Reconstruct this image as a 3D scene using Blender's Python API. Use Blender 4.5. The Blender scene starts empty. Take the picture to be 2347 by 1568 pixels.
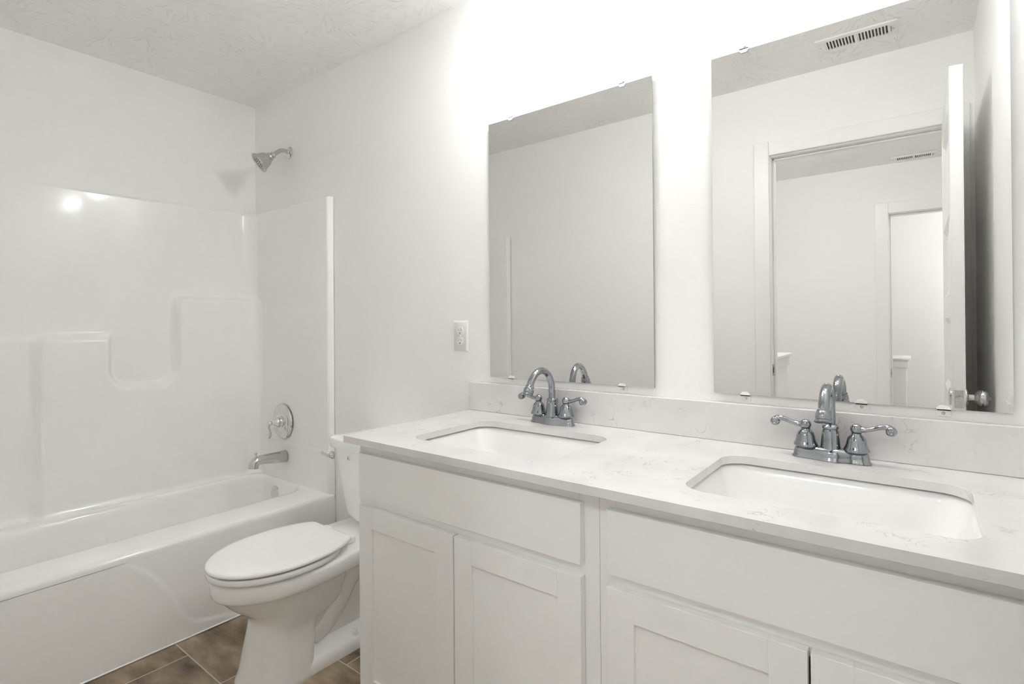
import bpy, bmesh, math, random
from math import sin, cos, pi, radians, sqrt
from mathutils import Vector, Matrix

S = bpy.context.scene
COL = S.collection
random.seed(4)

# ------------------------------------------------------------------ camera
CAM = Vector((3.0095, -1.5208, 1.2023))
YAW, PITCH, ROLL = 0.654, 0.0031, -0.0077
F_PX, CY_PX = 1217.06, 736.617
W, H = 2347.0, 1568.0
cd = bpy.data.cameras.new('camera')
co = bpy.data.objects.new('camera', cd)
COL.objects.link(co)
fw0 = Vector((-sin(YAW), cos(YAW), 0)); rt0 = Vector((cos(YAW), sin(YAW), 0)); up0 = Vector((0, 0, 1))
fw = fw0 * cos(PITCH) + up0 * sin(PITCH); up1 = up0 * cos(PITCH) - fw0 * sin(PITCH)
rt = rt0 * cos(ROLL) + up1 * sin(ROLL); up = up1 * cos(ROLL) - rt0 * sin(ROLL)
co.matrix_world = Matrix(((rt.x, up.x, -fw.x, CAM.x), (rt.y, up.y, -fw.y, CAM.y), (rt.z, up.z, -fw.z, CAM.z), (0, 0, 0, 1)))
cd.sensor_width = 36.0
cd.sensor_fit = 'HORIZONTAL'
cd.lens = F_PX / W * 36.0
cd.shift_y = -(H / 2 - CY_PX) / W
cd.clip_start = 0.01
S.camera = co

# ------------------------------------------------------------------ world, exposure
wd = bpy.data.worlds.new('world'); S.world = wd
wd.use_nodes = True
wd.node_tree.nodes['Background'].inputs[0].default_value = (1, 1, 1, 1)
wd.node_tree.nodes['Background'].inputs[1].default_value = 0.05
S.view_settings.view_transform = 'Standard'
S.view_settings.look = 'None'
S.view_settings.gamma = 1.0
S.view_settings.use_curve_mapping = False
S.view_settings.exposure = 0.42
S.cycles.max_bounces = 20
S.cycles.diffuse_bounces = 16
S.cycles.glossy_bounces = 6
S.cycles.sample_clamp_indirect = 10.0
S.cycles.caustics_reflective = False
S.cycles.caustics_refractive = False
S.cycles.use_denoising = True
S.cycles.use_light_tree = False

LAMP_COL = (0.99, 0.994, 1.0)
VANITY_W = 2.2          # watts per vanity bulb
HALL_FILL_W = 13.0           # added dome light, out of view, that brightens the hall
FAR_FILL_W = 11.0            # added dome light, out of view, for the room across the hall

# ------------------------------------------------------------------ materials
def nodes_of(m):
    return m.node_tree.nodes, m.node_tree.links

def mat(name, col, rough=0.5, metal=0.0, spec=0.5, coat=0.0, bump=None, trans=0.0, ior=1.45):
    m = bpy.data.materials.new(name); m.use_nodes = True
    n, l = nodes_of(m)
    b = n['Principled BSDF']
    b.inputs['Base Color'].default_value = (col[0], col[1], col[2], 1)
    b.inputs['Roughness'].default_value = rough
    b.inputs['Metallic'].default_value = metal
    b.inputs['Specular IOR Level'].default_value = spec
    b.inputs['Coat Weight'].default_value = coat
    b.inputs['Coat Roughness'].default_value = 0.05
    b.inputs['Transmission Weight'].default_value = trans
    b.inputs['IOR'].default_value = ior
    if bump:
        scale, strength, dist, detail = bump
        tc = n.new('ShaderNodeTexCoord'); nz = n.new('ShaderNodeTexNoise'); bp = n.new('ShaderNodeBump')
        nz.inputs['Scale'].default_value = scale; nz.inputs['Detail'].default_value = detail
        bp.inputs['Strength'].default_value = strength; bp.inputs['Distance'].default_value = dist
        l.new(tc.outputs['Object'], nz.inputs['Vector']); l.new(nz.outputs['Fac'], bp.inputs['Height'])
        l.new(bp.outputs['Normal'], b.inputs['Normal'])
    return m

M = {}
M['wall'] = mat('wall_paint', (0.885, 0.883, 0.874), 0.55, spec=0.3, bump=(240, 0.12, 0.002, 3))
M['trim'] = mat('trim_paint', (0.86, 0.858, 0.848), 0.32, spec=0.4)
M['door'] = mat('door_paint', (0.86, 0.858, 0.848), 0.35, spec=0.4)
M['acrylic'] = mat('gelcoat', (0.875, 0.873, 0.865), 0.10, spec=0.5, bump=(6, 0.04, 0.008, 1))
M['china'] = mat('vitreous_china', (0.92, 0.919, 0.912), 0.07, spec=0.5)
M['sinkchina'] = mat('sink_china', (0.84, 0.84, 0.832), 0.06, spec=0.5)
M['seat'] = mat('seat_plastic', (0.90, 0.90, 0.892), 0.16, spec=0.5)
M['cab'] = mat('cabinet_paint', (0.87, 0.868, 0.858), 0.42, spec=0.35, bump=(60, 0.03, 0.001, 2))
M['cabin'] = mat('cabinet_inner', (0.62, 0.61, 0.58), 0.6)
M['chrome'] = mat('chrome', (0.74, 0.74, 0.73), 0.05, 1.0)
M['faucet'] = mat('faucet_chrome', (0.34, 0.35, 0.37), 0.03, 1.0)
M['nickel'] = mat('satin_nickel', (0.62, 0.61, 0.58), 0.16, 1.0)
M['mirror'] = mat('mirror_silver', (0.83, 0.832, 0.82), 0.0, 1.0)
M['mirroredge'] = mat('mirror_edge', (0.30, 0.33, 0.31), 0.15, 0.0)
M['plastic'] = mat('white_plastic', (0.82, 0.815, 0.80), 0.3)
M['clip'] = mat('clear_clip', (0.86, 0.86, 0.85), 0.12)
M['dark'] = mat('dark_slot', (0.03, 0.03, 0.028), 0.5)
M['grey'] = mat('grey_slot', (0.32, 0.31, 0.29), 0.6)
M['caulk'] = mat('caulk', (0.86, 0.86, 0.85), 0.4)
M['carpet'] = mat('hall_carpet', (0.52, 0.49, 0.45), 0.95, spec=0.1, bump=(300, 0.6, 0.01, 4))

def mat_ceiling():
    m = mat('ceiling_texture', (0.90, 0.897, 0.888), 0.7, spec=0.2)
    n, l = nodes_of(m); b = n['Principled BSDF']
    tc = n.new('ShaderNodeTexCoord')
    vo = n.new('ShaderNodeTexVoronoi'); vo.inputs['Scale'].default_value = 3.2
    # stomp brush texture: ridges that fan out of each stamp's centre
    sub = n.new('ShaderNodeVectorMath'); sub.operation = 'SUBTRACT'
    l.new(tc.outputs['Object'], vo.inputs['Vector'])
    mulp = n.new('ShaderNodeVectorMath'); mulp.operation = 'SUBTRACT'
    l.new(tc.outputs['Object'], mulp.inputs[0]); l.new(vo.outputs['Position'], mulp.inputs[1])
    sep = n.new('ShaderNodeSeparateXYZ'); l.new(mulp.outputs[0], sep.inputs[0])
    at = n.new('ShaderNodeMath'); at.operation = 'ARCTAN2'
    l.new(sep.outputs['Y'], at.inputs[0]); l.new(sep.outputs['X'], at.inputs[1])
    ln = n.new('ShaderNodeVectorMath'); ln.operation = 'LENGTH'; l.new(mulp.outputs[0], ln.inputs[0])
    comb = n.new('ShaderNodeCombineXYZ')
    a10 = n.new('ShaderNodeMath'); a10.operation = 'MULTIPLY'; a10.inputs[1].default_value = 7.0; l.new(at.outputs[0], a10.inputs[0])
    l.new(a10.outputs[0], comb.inputs[0])
    r10 = n.new('ShaderNodeMath'); r10.operation = 'MULTIPLY'; r10.inputs[1].default_value = 14.0; l.new(ln.outputs['Value'], r10.inputs[0])
    l.new(r10.outputs[0], comb.inputs[1])
    nz = n.new('ShaderNodeTexNoise'); nz.inputs['Scale'].default_value = 1.6; nz.inputs['Detail'].default_value = 3
    l.new(comb.outputs[0], nz.inputs['Vector'])
    rmp = n.new('ShaderNodeMapRange'); rmp.inputs[1].default_value = 0.55; rmp.inputs[2].default_value = 0.70
    l.new(nz.outputs['Fac'], rmp.inputs[0])
    bp = n.new('ShaderNodeBump'); bp.inputs['Strength'].default_value = 0.6; bp.inputs['Distance'].default_value = 0.006
    l.new(rmp.outputs[0], bp.inputs['Height']); l.new(bp.outputs['Normal'], b.inputs['Normal'])
    return m
M['ceiling'] = mat_ceiling()

def mat_quartz():
    m = mat('quartz', (0.8, 0.8, 0.79), 0.12, spec=0.5)
    n, l = nodes_of(m); b = n['Principled BSDF']
    tc = n.new('ShaderNodeTexCoord')
    # short broken grey flecks: thin level lines of one noise, kept only where another is high
    n1 = n.new('ShaderNodeTexNoise'); n1.inputs['Scale'].default_value = 26; n1.inputs['Detail'].default_value = 4; n1.inputs['Distortion'].default_value = 1.2
    n2 = n.new('ShaderNodeTexNoise'); n2.inputs['Scale'].default_value = 15; n2.inputs['Detail'].default_value = 2
    n3 = n.new('ShaderNodeTexNoise'); n3.inputs['Scale'].default_value = 6; n3.inputs['Detail'].default_value = 5
    for q in (n1, n2, n3): l.new(tc.outputs['Object'], q.inputs['Vector'])
    d = n.new('ShaderNodeMath'); d.operation = 'SUBTRACT'; d.inputs[1].default_value = 0.5; l.new(n1.outputs['Fac'], d.inputs[0])
    ab = n.new('ShaderNodeMath'); ab.operation = 'ABSOLUTE'; l.new(d.outputs[0], ab.inputs[0])
    mr = n.new('ShaderNodeMapRange'); mr.inputs[1].default_value = 0.0; mr.inputs[2].default_value = 0.022; mr.inputs[3].default_value = 1; mr.inputs[4].default_value = 0
    l.new(ab.outputs[0], mr.inputs[0])
    mk = n.new('ShaderNodeMapRange'); mk.inputs[1].default_value = 0.54; mk.inputs[2].default_value = 0.66
    l.new(n2.outputs['Fac'], mk.inputs[0])
    mu = n.new('ShaderNodeMath'); mu.operation = 'MULTIPLY'; l.new(mr.outputs[0], mu.inputs[0]); l.new(mk.outputs[0], mu.inputs[1])
    m2 = n.new('ShaderNodeMath'); m2.operation = 'MULTIPLY'; m2.inputs[1].default_value = 0.6; l.new(mu.outputs[0], m2.inputs[0])
    c1 = n.new('ShaderNodeMix'); c1.data_type = 'RGBA'
    c1.inputs['A'].default_value = (0.735, 0.727, 0.720, 1); c1.inputs['B'].default_value = (0.66, 0.648, 0.640, 1)
    mr3 = n.new('ShaderNodeMapRange'); mr3.inputs[1].default_value = 0.42; mr3.inputs[2].default_value = 0.7; l.new(n3.outputs['Fac'], mr3.inputs[0])
    l.new(mr3.outputs[0], c1.inputs['Factor'])
    c2 = n.new('ShaderNodeMix'); c2.data_type = 'RGBA'; c2.inputs['B'].default_value = (0.36, 0.35, 0.335, 1)
    l.new(m2.outputs[0], c2.inputs['Factor']); l.new(c1.outputs['Result'], c2.inputs['A'])
    l.new(c2.outputs['Result'], b.inputs['Base Color'])
    return m
M['quartz'] = mat_quartz()

def mat_tile():
    m = mat('floor_tile', (0.2, 0.15, 0.1), 0.4, spec=0.4)
    n, l = nodes_of(m); b = n['Principled BSDF']
    tc = n.new('ShaderNodeTexCoord'); sp = n.new('ShaderNodeSeparateXYZ'); l.new(tc.outputs['Object'], sp.inputs[0])
    def mth(op, a, bb=None):
        q = n.new('ShaderNodeMath'); q.operation = op
        for i, v in enumerate((a, bb)):
            if v is None: continue
            if isinstance(v, (int, float)): q.inputs[i].default_value = v
            else: l.new(v, q.inputs[i])
        return q.outputs[0]
    RH, RW = 0.313, 0.62
    v = mth('DIVIDE', mth('ADD', sp.outputs['Y'], 0.705), RH)
    row = mth('FLOOR', v); fv = mth('FRACT', v)
    u = mth('DIVIDE', mth('SUBTRACT', mth('SUBTRACT', sp.outputs['X'], 1.14), mth('MULTIPLY', row, 0.255)), RW)
    ci = mth('FLOOR', u); fu = mth('FRACT', u)
    g = 0.0019
    dv = mth('MULTIPLY', mth('MINIMUM', fv, mth('SUBTRACT', 1.0, fv)), RH)
    du = mth('MULTIPLY', mth('MINIMUM', fu, mth('SUBTRACT', 1.0, fu)), RW)
    grout = mth('LESS_THAN', mth('MINIMUM', du, dv), g)
    cb = n.new('ShaderNodeCombineXYZ'); l.new(row, cb.inputs[0]); l.new(ci, cb.inputs[1])
    wn = n.new('ShaderNodeTexWhiteNoise'); l.new(cb.outputs[0], wn.inputs['Vector'])
    off = n.new('ShaderNodeVectorMath'); off.operation = 'SCALE'; off.inputs['Scale'].default_value = 7.0; l.new(wn.outputs['Color'], off.inputs[0])
    ad = n.new('ShaderNodeVectorMath'); ad.operation = 'ADD'; l.new(off.outputs[0], ad.inputs[0])
    st = n.new('ShaderNodeMapping'); st.inputs['Scale'].default_value = (1.0, 2.4, 1.0); l.new(tc.outputs['Object'], st.inputs['Vector'])
    l.new(st.outputs[0], ad.inputs[1])
    nz = n.new('ShaderNodeTexNoise'); nz.inputs['Scale'].default_value = 4.2; nz.inputs['Detail'].default_value = 8; nz.inputs['Roughness'].default_value = 0.6
    l.new(ad.outputs[0], nz.inputs['Vector'])
    cr = n.new('ShaderNodeValToRGB'); l.new(nz.outputs['Fac'], cr.inputs[0])
    e = cr.color_ramp.elements
    e[0].position = 0.33; e[0].color = (0.085, 0.062, 0.036, 1)
    e[1].position = 0.72; e[1].color = (0.46, 0.36, 0.255, 1)
    k = e.new(0.5); k.color = (0.245, 0.187, 0.125, 1)
    mx = n.new('ShaderNodeMix'); mx.data_type = 'RGBA'; mx.inputs['B'].default_value = (0.62, 0.60, 0.53, 1)
    l.new(grout, mx.inputs['Factor']); l.new(cr.outputs[0], mx.inputs['A']); l.new(mx.outputs['Result'], b.inputs['Base Color'])
    bp = n.new('ShaderNodeBump'); bp.inputs['Strength'].default_value = 0.5; bp.inputs['Distance'].default_value = 0.002
    inv = mth('SUBTRACT', mth('MULTIPLY', nz.outputs['Fac'], 0.5), grout); l.new(inv, bp.inputs['Height'])
    l.new(bp.outputs['Normal'], b.inputs['Normal'])
    return m
M['tile'] = mat_tile()

def mat_emit(name, col, strength):
    m = bpy.data.materials.new(name); m.use_nodes = True
    n, l = nodes_of(m); b = n['Principled BSDF']
    b.inputs['Base Color'].default_value = (0.9, 0.9, 0.88, 1)
    b.inputs['Roughness'].default_value = 0.3
    b.inputs['Emission Color'].default_value = (col[0], col[1], col[2], 1)
    b.inputs['Emission Strength'].default_value = strength
    return m
M['shade'] = mat_emit('frosted_shade', LAMP_COL, 14.0)
M['shade_dim'] = mat_emit('frosted_shade_dim', LAMP_COL, 6.5)
M['bulb_dim'] = mat_emit('lit_bulb_dim', LAMP_COL, 28.0)
M['bulb'] = mat_emit('lit_bulb', LAMP_COL, 63.0)

# ------------------------------------------------------------------ mesh helpers (all geometry is given in world coordinates)
def tag(o, label=None, cat=None, group=None, kind=None):
    if label: o['label'] = label
    if cat: o['category'] = cat
    if group: o['group'] = group
    if kind: o['kind'] = kind
    return o

def thing(name, loc, label, cat, group=None):
    o = bpy.data.objects.new(name, None); COL.objects.link(o)
    o.location = loc; o.empty_display_size = 0.05
    return tag(o, label, cat, group)

def root_loc(p):
    v = Vector((0, 0, 0))
    while p is not None:
        v += Vector(p.location); p = p.parent
    return v

def build(name, bm, material, parent=None, smooth=False, bevel=0.0, seg=2, origin=None, angle=35, sub=0):
    me = bpy.data.meshes.new(name)
    off = root_loc(parent)
    loc = Vector((0, 0, 0))
    if parent is None and origin is not None:
        loc = Vector(origin); off = loc
    bmesh.ops.recalc_face_normals(bm, faces=bm.faces[:])
    for v in bm.verts: v.co -= off
    bm.to_mesh(me); bm.free()
    mats = material if isinstance(material, (list, tuple)) else [material]
    for k in mats: me.materials.append(M[k] if isinstance(k, str) else k)
    o = bpy.data.objects.new(name, me); COL.objects.link(o)
    o.location = loc
    if parent is not None: o.parent = parent
    if bevel > 0:
        b = o.modifiers.new('bevel', 'BEVEL'); b.width = bevel; b.segments = seg; b.limit_method = 'ANGLE'; b.angle_limit = radians(40)
        b.harden_normals = False
    if sub:
        s = o.modifiers.new('sub', 'SUBSURF'); s.levels = sub; s.render_levels = sub
    if smooth or bevel > 0:
        for p in me.polygons: p.use_smooth = True
        me.set_sharp_from_angle(angle=radians(angle)) if hasattr(me, 'set_sharp_from_angle') else None
    return o

def nb(): return bmesh.new()

def box(bm, x0, x1, y0, y1, z0, z1, mi=0):
    vs = [bm.verts.new(p) for p in ((x0,y0,z0),(x1,y0,z0),(x1,y1,z0),(x0,y1,z0),(x0,y0,z1),(x1,y0,z1),(x1,y1,z1),(x0,y1,z1))]
    for f in ((0,3,2,1),(4,5,6,7),(0,1,5,4),(1,2,6,5),(2,3,7,6),(3,0,4,7)):
        bm.faces.new([vs[i] for i in f]).material_index = mi
    return bm

def bx(*a): return box(nb(), *a)

def loft(bm, rings, cap0=True, cap1=True, closed=True):
    R = [[bm.verts.new(p) for p in r] for r in rings]
    n = len(R[0])
    for a, b in zip(R[:-1], R[1:]):
        for i in range(n if closed else n - 1):
            j = (i + 1) % n
            bm.faces.new((a[i], a[j], b[j], b[i]))
    if cap0: bm.faces.new(R[0][::-1])
    if cap1: bm.faces.new(R[-1])
    return bm

def frame_from(d):
    d = Vector(d).normalized()
    a = Vector((0, 0, 1)) if abs(d.z) < 0.9 else Vector((1, 0, 0))
    u = d.cross(a).normalized(); v = d.cross(u).normalized()
    return u, v

def lathe(bm, origin, axis, prof, n=32, caps=True):
    """prof: list of (radius, distance along axis)"""
    o = Vector(origin); d = Vector(axis).normalized(); u, v = frame_from(d)
    rings = []
    for r, h in prof:
        r = max(r, 1e-4)
        rings.append([o + d * h + (u * cos(2*pi*i/n) + v * sin(2*pi*i/n)) * r for i in range(n)])
    return loft(bm, rings, caps, caps)

def catmull(pts, k=8):
    P = [Vector(p) for p in pts]; out = []
    for i in range(len(P) - 1):
        p0 = P[max(i-1, 0)]; p1 = P[i]; p2 = P[i+1]; p3 = P[min(i+2, len(P)-1)]
        for j in range(k):
            t = j / k
            out.append(0.5 * ((2*p1) + (p2-p0)*t + (2*p0-5*p1+4*p2-p3)*t*t + (-p0+3*p1-3*p2+p3)*t**3))
    out.append(P[-1]); return out

def interp(vals, k=8):
    return [v.x for v in catmull([Vector((a, 0, 0)) for a in vals], k)]

def tube(bm, pts, radii, n=16, k=8, caps=True, flat=1.0):
    P = catmull(pts, k)
    if isinstance(radii, (int, float)): Rr = [radii] * len(P)
    else: Rr = interp(radii, k)
    rings = []; prev = None
    for i, p in enumerate(P):
        t = (P[min(i+1, len(P)-1)] - P[max(i-1, 0)]).normalized()
        if prev is None:
            u, v = frame_from(t)
        else:
            u = (prev - t * prev.dot(t)).normalized(); v = t.cross(u)
        prev = u
        rings.append([p + (u * cos(2*pi*a/n) + v * sin(2*pi*a/n) * flat) * Rr[i] for a in range(n)])
    return loft(bm, rings, caps, caps)

def ball(bm, c, r, n=16):
    return lathe(bm, (c[0], c[1], c[2] - r), (0, 0, 1), [(r * sin(pi*i/n), r - r * cos(pi*i/n)) for i in range(n + 1)], n * 2)

def rrect(x0, x1, y0, y1, r, n=8):
    out = []
    for cx, cy, a in ((x1-r, y1-r, 0), (x0+r, y1-r, 90), (x0+r, y0+r, 180), (x1-r, y0+r, 270)):
        for i in range(n + 1):
            t = radians(a + 90 * i / n); out.append((cx + r*cos(t), cy + r*sin(t)))
    return out

def sstep(a, b, x):
    t = min(1, max(0, (x - a) / (b - a))); return t*t*(3 - 2*t)

def grid_mesh(bm, fn, us, vs):
    V = [[bm.verts.new(fn(u, v)) for v in vs] for u in us]
    for i in range(len(us) - 1):
        for j in range(len(vs) - 1):
            bm.faces.new((V[i][j], V[i+1][j], V[i+1][j+1], V[i][j+1]))
    return V

def lin(a, b, n): return [a + (b - a) * i / n for i in range(n + 1)]

def copy_tree(o, parent=None):
    c = o.copy(); COL.objects.link(c); c.parent = parent
    for ch in list(o.children): copy_tree(ch, c)
    return c

# ------------------------------------------------------------------ room shell
XR, YF, ZC = 3.205, -1.515, 2.444     # right wall, wall with the door, ceiling
WT = 0.115                            # wall thickness
DX0, DX1, DZ = 2.386, 3.128, 2.071    # bathroom door opening
HY = -3.68                            # far wall of the hall
EX0, EX1, EZ = 2.812, 3.52, 2.06      # opening across the hall
FY = -5.3                             # back wall of the room across the hall
HX0, HX1 = 1.25, 4.1

def struct(name, bm, m, **k):
    o = build(name, bm, m, **k); o['kind'] = 'structure'; return o

struct('floor', bx(-0.12, XR + 0.12, YF - 0.06, 0.12, -0.1, 0), 'tile')
struct('ceiling', bx(-0.12, XR + 0.12, YF - WT, 0.12, ZC, ZC + 0.1), 'ceiling')
struct('wall_back', bx(-0.12, XR + 0.12, 0, 0.12, 0, ZC), 'wall')
struct('wall_left', bx(-0.12, 0, YF - WT, 0, 0, ZC), 'wall')
struct('wall_right', bx(XR, XR + 0.12, YF, 0, 0, ZC), 'wall')
bm = nb()
box(bm, 0, DX0, YF - WT, YF, 0, ZC); box(bm, DX1, XR + 0.12, YF - WT, YF, 0, ZC); box(bm, DX0, DX1, YF - WT, YF, DZ, ZC)
struct('wall_front', bm, 'wall')
# hall and the room across it
struct('floor_hall', bx(HX0 - 0.12, HX1 + 0.12, FY, YF - 0.06, -0.1, -0.002), 'carpet')
struct('ceiling_hall', bx(HX0 - 0.12, HX1 + 0.12, FY - 0.12, YF - WT, ZC, ZC + 0.1), 'ceiling')
bm = nb()
box(bm, HX0, EX0, HY - WT, HY, 0, ZC); box(bm, EX1, HX1, HY - WT, HY, 0, ZC); box(bm, EX0, EX1, HY - WT, HY, EZ, ZC)
struct('wall_hall', bm, 'wall')
struct('wall_hall_left', bx(HX0 - 0.12, HX0, FY, YF - WT, 0, ZC), 'wall')
struct('wall_hall_right', bx(HX1, HX1 + 0.12, FY, YF - WT, 0, ZC), 'wall')
struct('wall_room', bx(HX0 - 0.12, HX1 + 0.12, FY - 0.12, FY, 0, ZC), 'wall')
struct('wall_hall_near', bx(XR + 0.12, HX1, YF - WT, YF, 0, ZC), 'wall')

def casing(name, x0, x1, zt, y, w, side):
    """door casing and jamb round an opening; side = +1 casing on the +y face"""
    bm = nb(); t = 0.016 * side; rv = 0.006
    ya, yb = sorted((y, y + t))
    c = 0.016 - rv       # the casing laps the edge of the jamb and leaves a small reveal
    box(bm, x0 - w, x0 + c, ya, yb, 0, zt + w); box(bm, x1 - c, x1 + w, ya, yb, 0, zt + w); box(bm, x0 + c, x1 - c, ya, yb, zt - c, zt + w)
    # jamb lining with its stop
    j0, j1 = sorted((y, y - WT * side))
    box(bm, x0, x0 + 0.016, j0, j1, 0, zt); box(bm, x1 - 0.016, x1, j0, j1, 0, zt); box(bm, x0 + 0.016, x1 - 0.016, j0, j1, zt - 0.016, zt)
    s0, s1 = sorted((y - 0.040 * side, y - 0.075 * side))
    box(bm, x0 + 0.016, x0 + 0.027, s0, s1, 0, zt - 0.016); box(bm, x1 - 0.027, x1 - 0.016, s0, s1, 0, zt - 0.016)
    box(bm, x0 + 0.016, x1 - 0.016, s0, s1, zt - 0.027, zt - 0.016)
    return struct(name, bm, 'trim', bevel=0.003)
casing('trim_1', DX0 + 0.0005, DX1 - 0.0005, DZ - 0.0005, YF, 0.062, 1)
casing('trim_2', EX0 + 0.0005, EX1 - 0.0005, EZ - 0.0005, HY, 0.078, 1)
bm = bx(DX0 + 0.0160, DX0 + 0.0185, YF - 0.035, YF - 0.004, 0.917, 0.975)
box(bm, DX0 + 0.0180, DX0 + 0.0195, YF - 0.026, YF - 0.012, 0.932, 0.960, 1)
sp = struct('trim_strike', bm, ['nickel', 'dark']); sp['kind'] = 'thing'
sp.name = 'strike_plate'; tag(sp, 'nickel strike plate set in the jamb of the bathroom doorway', 'strike plate', kind='thing')
bm = bx(EX0 + 0.0160, EX0 + 0.0185, HY - 0.045, HY - 0.004, 0.745, 0.815)
box(bm, EX0 + 0.0180, EX0 + 0.0195, HY - 0.034, HY - 0.016, 0.765, 0.795, 1)
sp = build('strike_plate', bm, ['nickel', 'dark'])
tag(sp, 'nickel strike plate on the jamb of the doorway across the hall', 'strike plate')

def baseboard(name, x0, x1, y0, y1):
    bm = bx(x0, x1, y0, y1, 0, 0.085); struct(name, bm, 'trim', bevel=0.004)
baseboard('baseboard_back', 0.775, 1.675, -0.013, 0)
baseboard('baseboard_front', 0.79, DX0 - 0.066, YF, YF + 0.013)
baseboard('baseboard_right', XR - 0.013, XR, YF + 0.017, -0.60)
baseboard('baseboard_hall', HX0, EX0 - 0.095, HY, HY + 0.013)

# half walls seen through the doorways
def half_wall(name, x0, x1, y0, y1, z, label):
    r = thing(name, ((x0+x1)/2, (y0+y1)/2, 0), label, 'half wall')
    build('wall_body', bx(x0, x1, y0, y1, 0, z - 0.07), 'wall', r)
    build('apron', bx(x0 - 0.012, x1 + 0.012, y0 - 0.012, y1 + (0.012 if y1 < YF - WT - 0.05 else 0), z - 0.082, z - 0.02), 'trim', r, bevel=0.002)
    build('cap', bx(x0 - 0.03, x1 + 0.03, y0 - 0.03, y1 + (0.03 if y1 < YF - WT - 0.05 else 0), z - 0.02, z), 'trim', r, bevel=0.004)
half_wall('half_wall', 2.15, 2.285, -2.56, YF - WT, 0.982, 'white capped half wall in the hall beside the bathroom doorway, seen in the right mirror')
half_wall('half_wall', 2.66, 2.92, -4.45, -4.10, 0.88, 'white capped half wall inside the far doorway across the hall, seen in the right mirror')

# ------------------------------------------------------------------ bathroom door, open against the right wall
LX0, LX1 = 3.095, 3.130
LY0, LY1 = YF + 0.012, YF + 0.012 + 0.711
LZ0, LZ1 = 0.012, 2.045
d = bpy.data.objects.new('door_1', None); COL.objects.link(d); d.location = (3.112, YF + 0.01, 0); d['kind'] = 'structure'
bm = nb()
st, trl, brl, mrl = 0.105, 0.115, 0.20, 0.085
ph = (LZ1 - LZ0 - trl - brl - 4 * mrl) / 5
box(bm, LX0, LX1, LY0, LY0 + st, LZ0, LZ1); box(bm, LX0, LX1, LY1 - st, LY1, LZ0, LZ1)
z = LZ0
rails = [(LZ0, LZ0 + brl)]
z = LZ0 + brl
pans = []
for i in range(5):
    pans.append((z, z + ph)); z += ph
    rails.append((z, z + (mrl if i < 4 else trl))); z += mrl
for a, b in rails: box(bm, LX0, LX1, LY0 + st, LY1 - st, a, b)
for a, b in pans:
    y0, y1 = LY0 + st, LY1 - st
    for xs, xd in ((LX0, 1), (LX1, -1)):
        o_ = [bm.verts.new((xs, y, zz)) for y, zz in ((y0, a), (y1, a), (y1, b), (y0, b))]
        i_ = [bm.verts.new((xs + xd * 0.011, y, zz)) for y, zz in ((y0+.022, a+.022), (y1-.022, a+.022), (y1-.022, b-.022), (y0+.022, b-.022))]
        for q in range(4): bm.faces.new((o_[q], o_[(q+1)%4], i_[(q+1)%4], i_[q]))
        bm.faces.new(i_)
build('door_leaf', bm, 'door', d)
bm = nb()
ky, kz = LY1 - 0.062, 0.940
lathe(bm, (LX1, ky, kz), (1, 0, 0), [(0.0, 0), (0.031, 0), (0.031, 0.004), (0.026, 0.008), (0.013, 0.011), (0.012, 0.024), (0.018, 0.029), (0.026, 0.036), (0.0285, 0.044), (0.0275, 0.052), (0.021, 0.058), (0.009, 0.061), (0.006, 0.0615), (0.004, 0.067), (0.0, 0.068)], 32)
build('door_knob', bm, 'chrome', d, smooth=True)
bm = lathe(nb(), (LX0, ky, kz), (-1, 0, 0), [(0, 0), (0.031, 0), (0.031, 0.004), (0.026, 0.007), (0.0, 0.008)], 32)
build('door_rosette', bm, 'chrome', d, smooth=True)
bm = bx(LX0 + 0.006, LX1 - 0.006, LY1 - 0.001, LY1 + 0.001, kz - 0.028, kz + 0.028)
lathe(bm, ((LX0 + LX1)/2, LY1 + 0.0005, kz), (0, 1, 0), [(0, 0), (0.010, 0), (0.010, 0.009), (0.0, 0.010)], 20)
build('door_latch', bm, 'nickel', d, smooth=True)
for hz in (0.25, 1.03, 1.80):
    bm = lathe(nb(), (3.112, YF + 0.007, hz - 0.045), (0, 0, 1), [(0, 0), (0.006, 0), (0.006, 0.09), (0, 0.09)], 12)
    build('door_hinge', bm, 'nickel', d, smooth=True)

# ------------------------------------------------------------------ ceiling vents
def vent(x0, x1, y0, y1, label, n=9):
    r = thing('ceiling_vent', ((x0+x1)/2, (y0+y1)/2, ZC), label, 'vent')
    zt = ZC - 0.0005; zb = ZC - 0.009
    fx, fy = 0.036, 0.028
    ix0, ix1, iy0, iy1 = x0 + fx, x1 - fx, y0 + fy, y1 - fy
    bm = nb(); xm = (ix0 + ix1) / 2
    box(bm, x0, x1, y0, iy0, zb, zt); box(bm, x0, x1, iy1, y1, zb, zt); box(bm, x0, ix0, iy0, iy1, zb, zt); box(bm, ix1, x1, iy0, iy1, zb, zt)
    box(bm, xm - 0.006, xm + 0.006, iy0, iy1, zb, zt)
    build('frame', bm, 'plastic', r, bevel=0.002)
    bm = nb()
    for a, b in ((ix0, xm - 0.006), (xm + 0.006, ix1)):
        st_ = (b - a) / n
        for i in range(n):
            x = a + (i + 0.0) * st_
            box(bm, x, x + st_ * 0.42, iy0, iy1, zb + 0.001, zt - 0.001)
    build('louvres', bm, 'plastic', r)
    build('duct_backing', bx(ix0, ix1, iy0, iy1, zt - 0.0009, zt), 'dark', r)
    build('damper_lever', bx(ix1 + 0.010, ix1 + 0.014, (y0+y1)/2 - 0.002, (y0+y1)/2 + 0.028, zb - 0.010, zb), 'grey', r)
    for sx in (x0 + 0.016, x1 - 0.016):
        build('screw', lathe(nb(), (sx, (y0+y1)/2, zb), (0, 0, -1), [(0, 0), (0.004, 0), (0.003, 0.0015), (0, 0.002)], 12), 'nickel', r)
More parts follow.
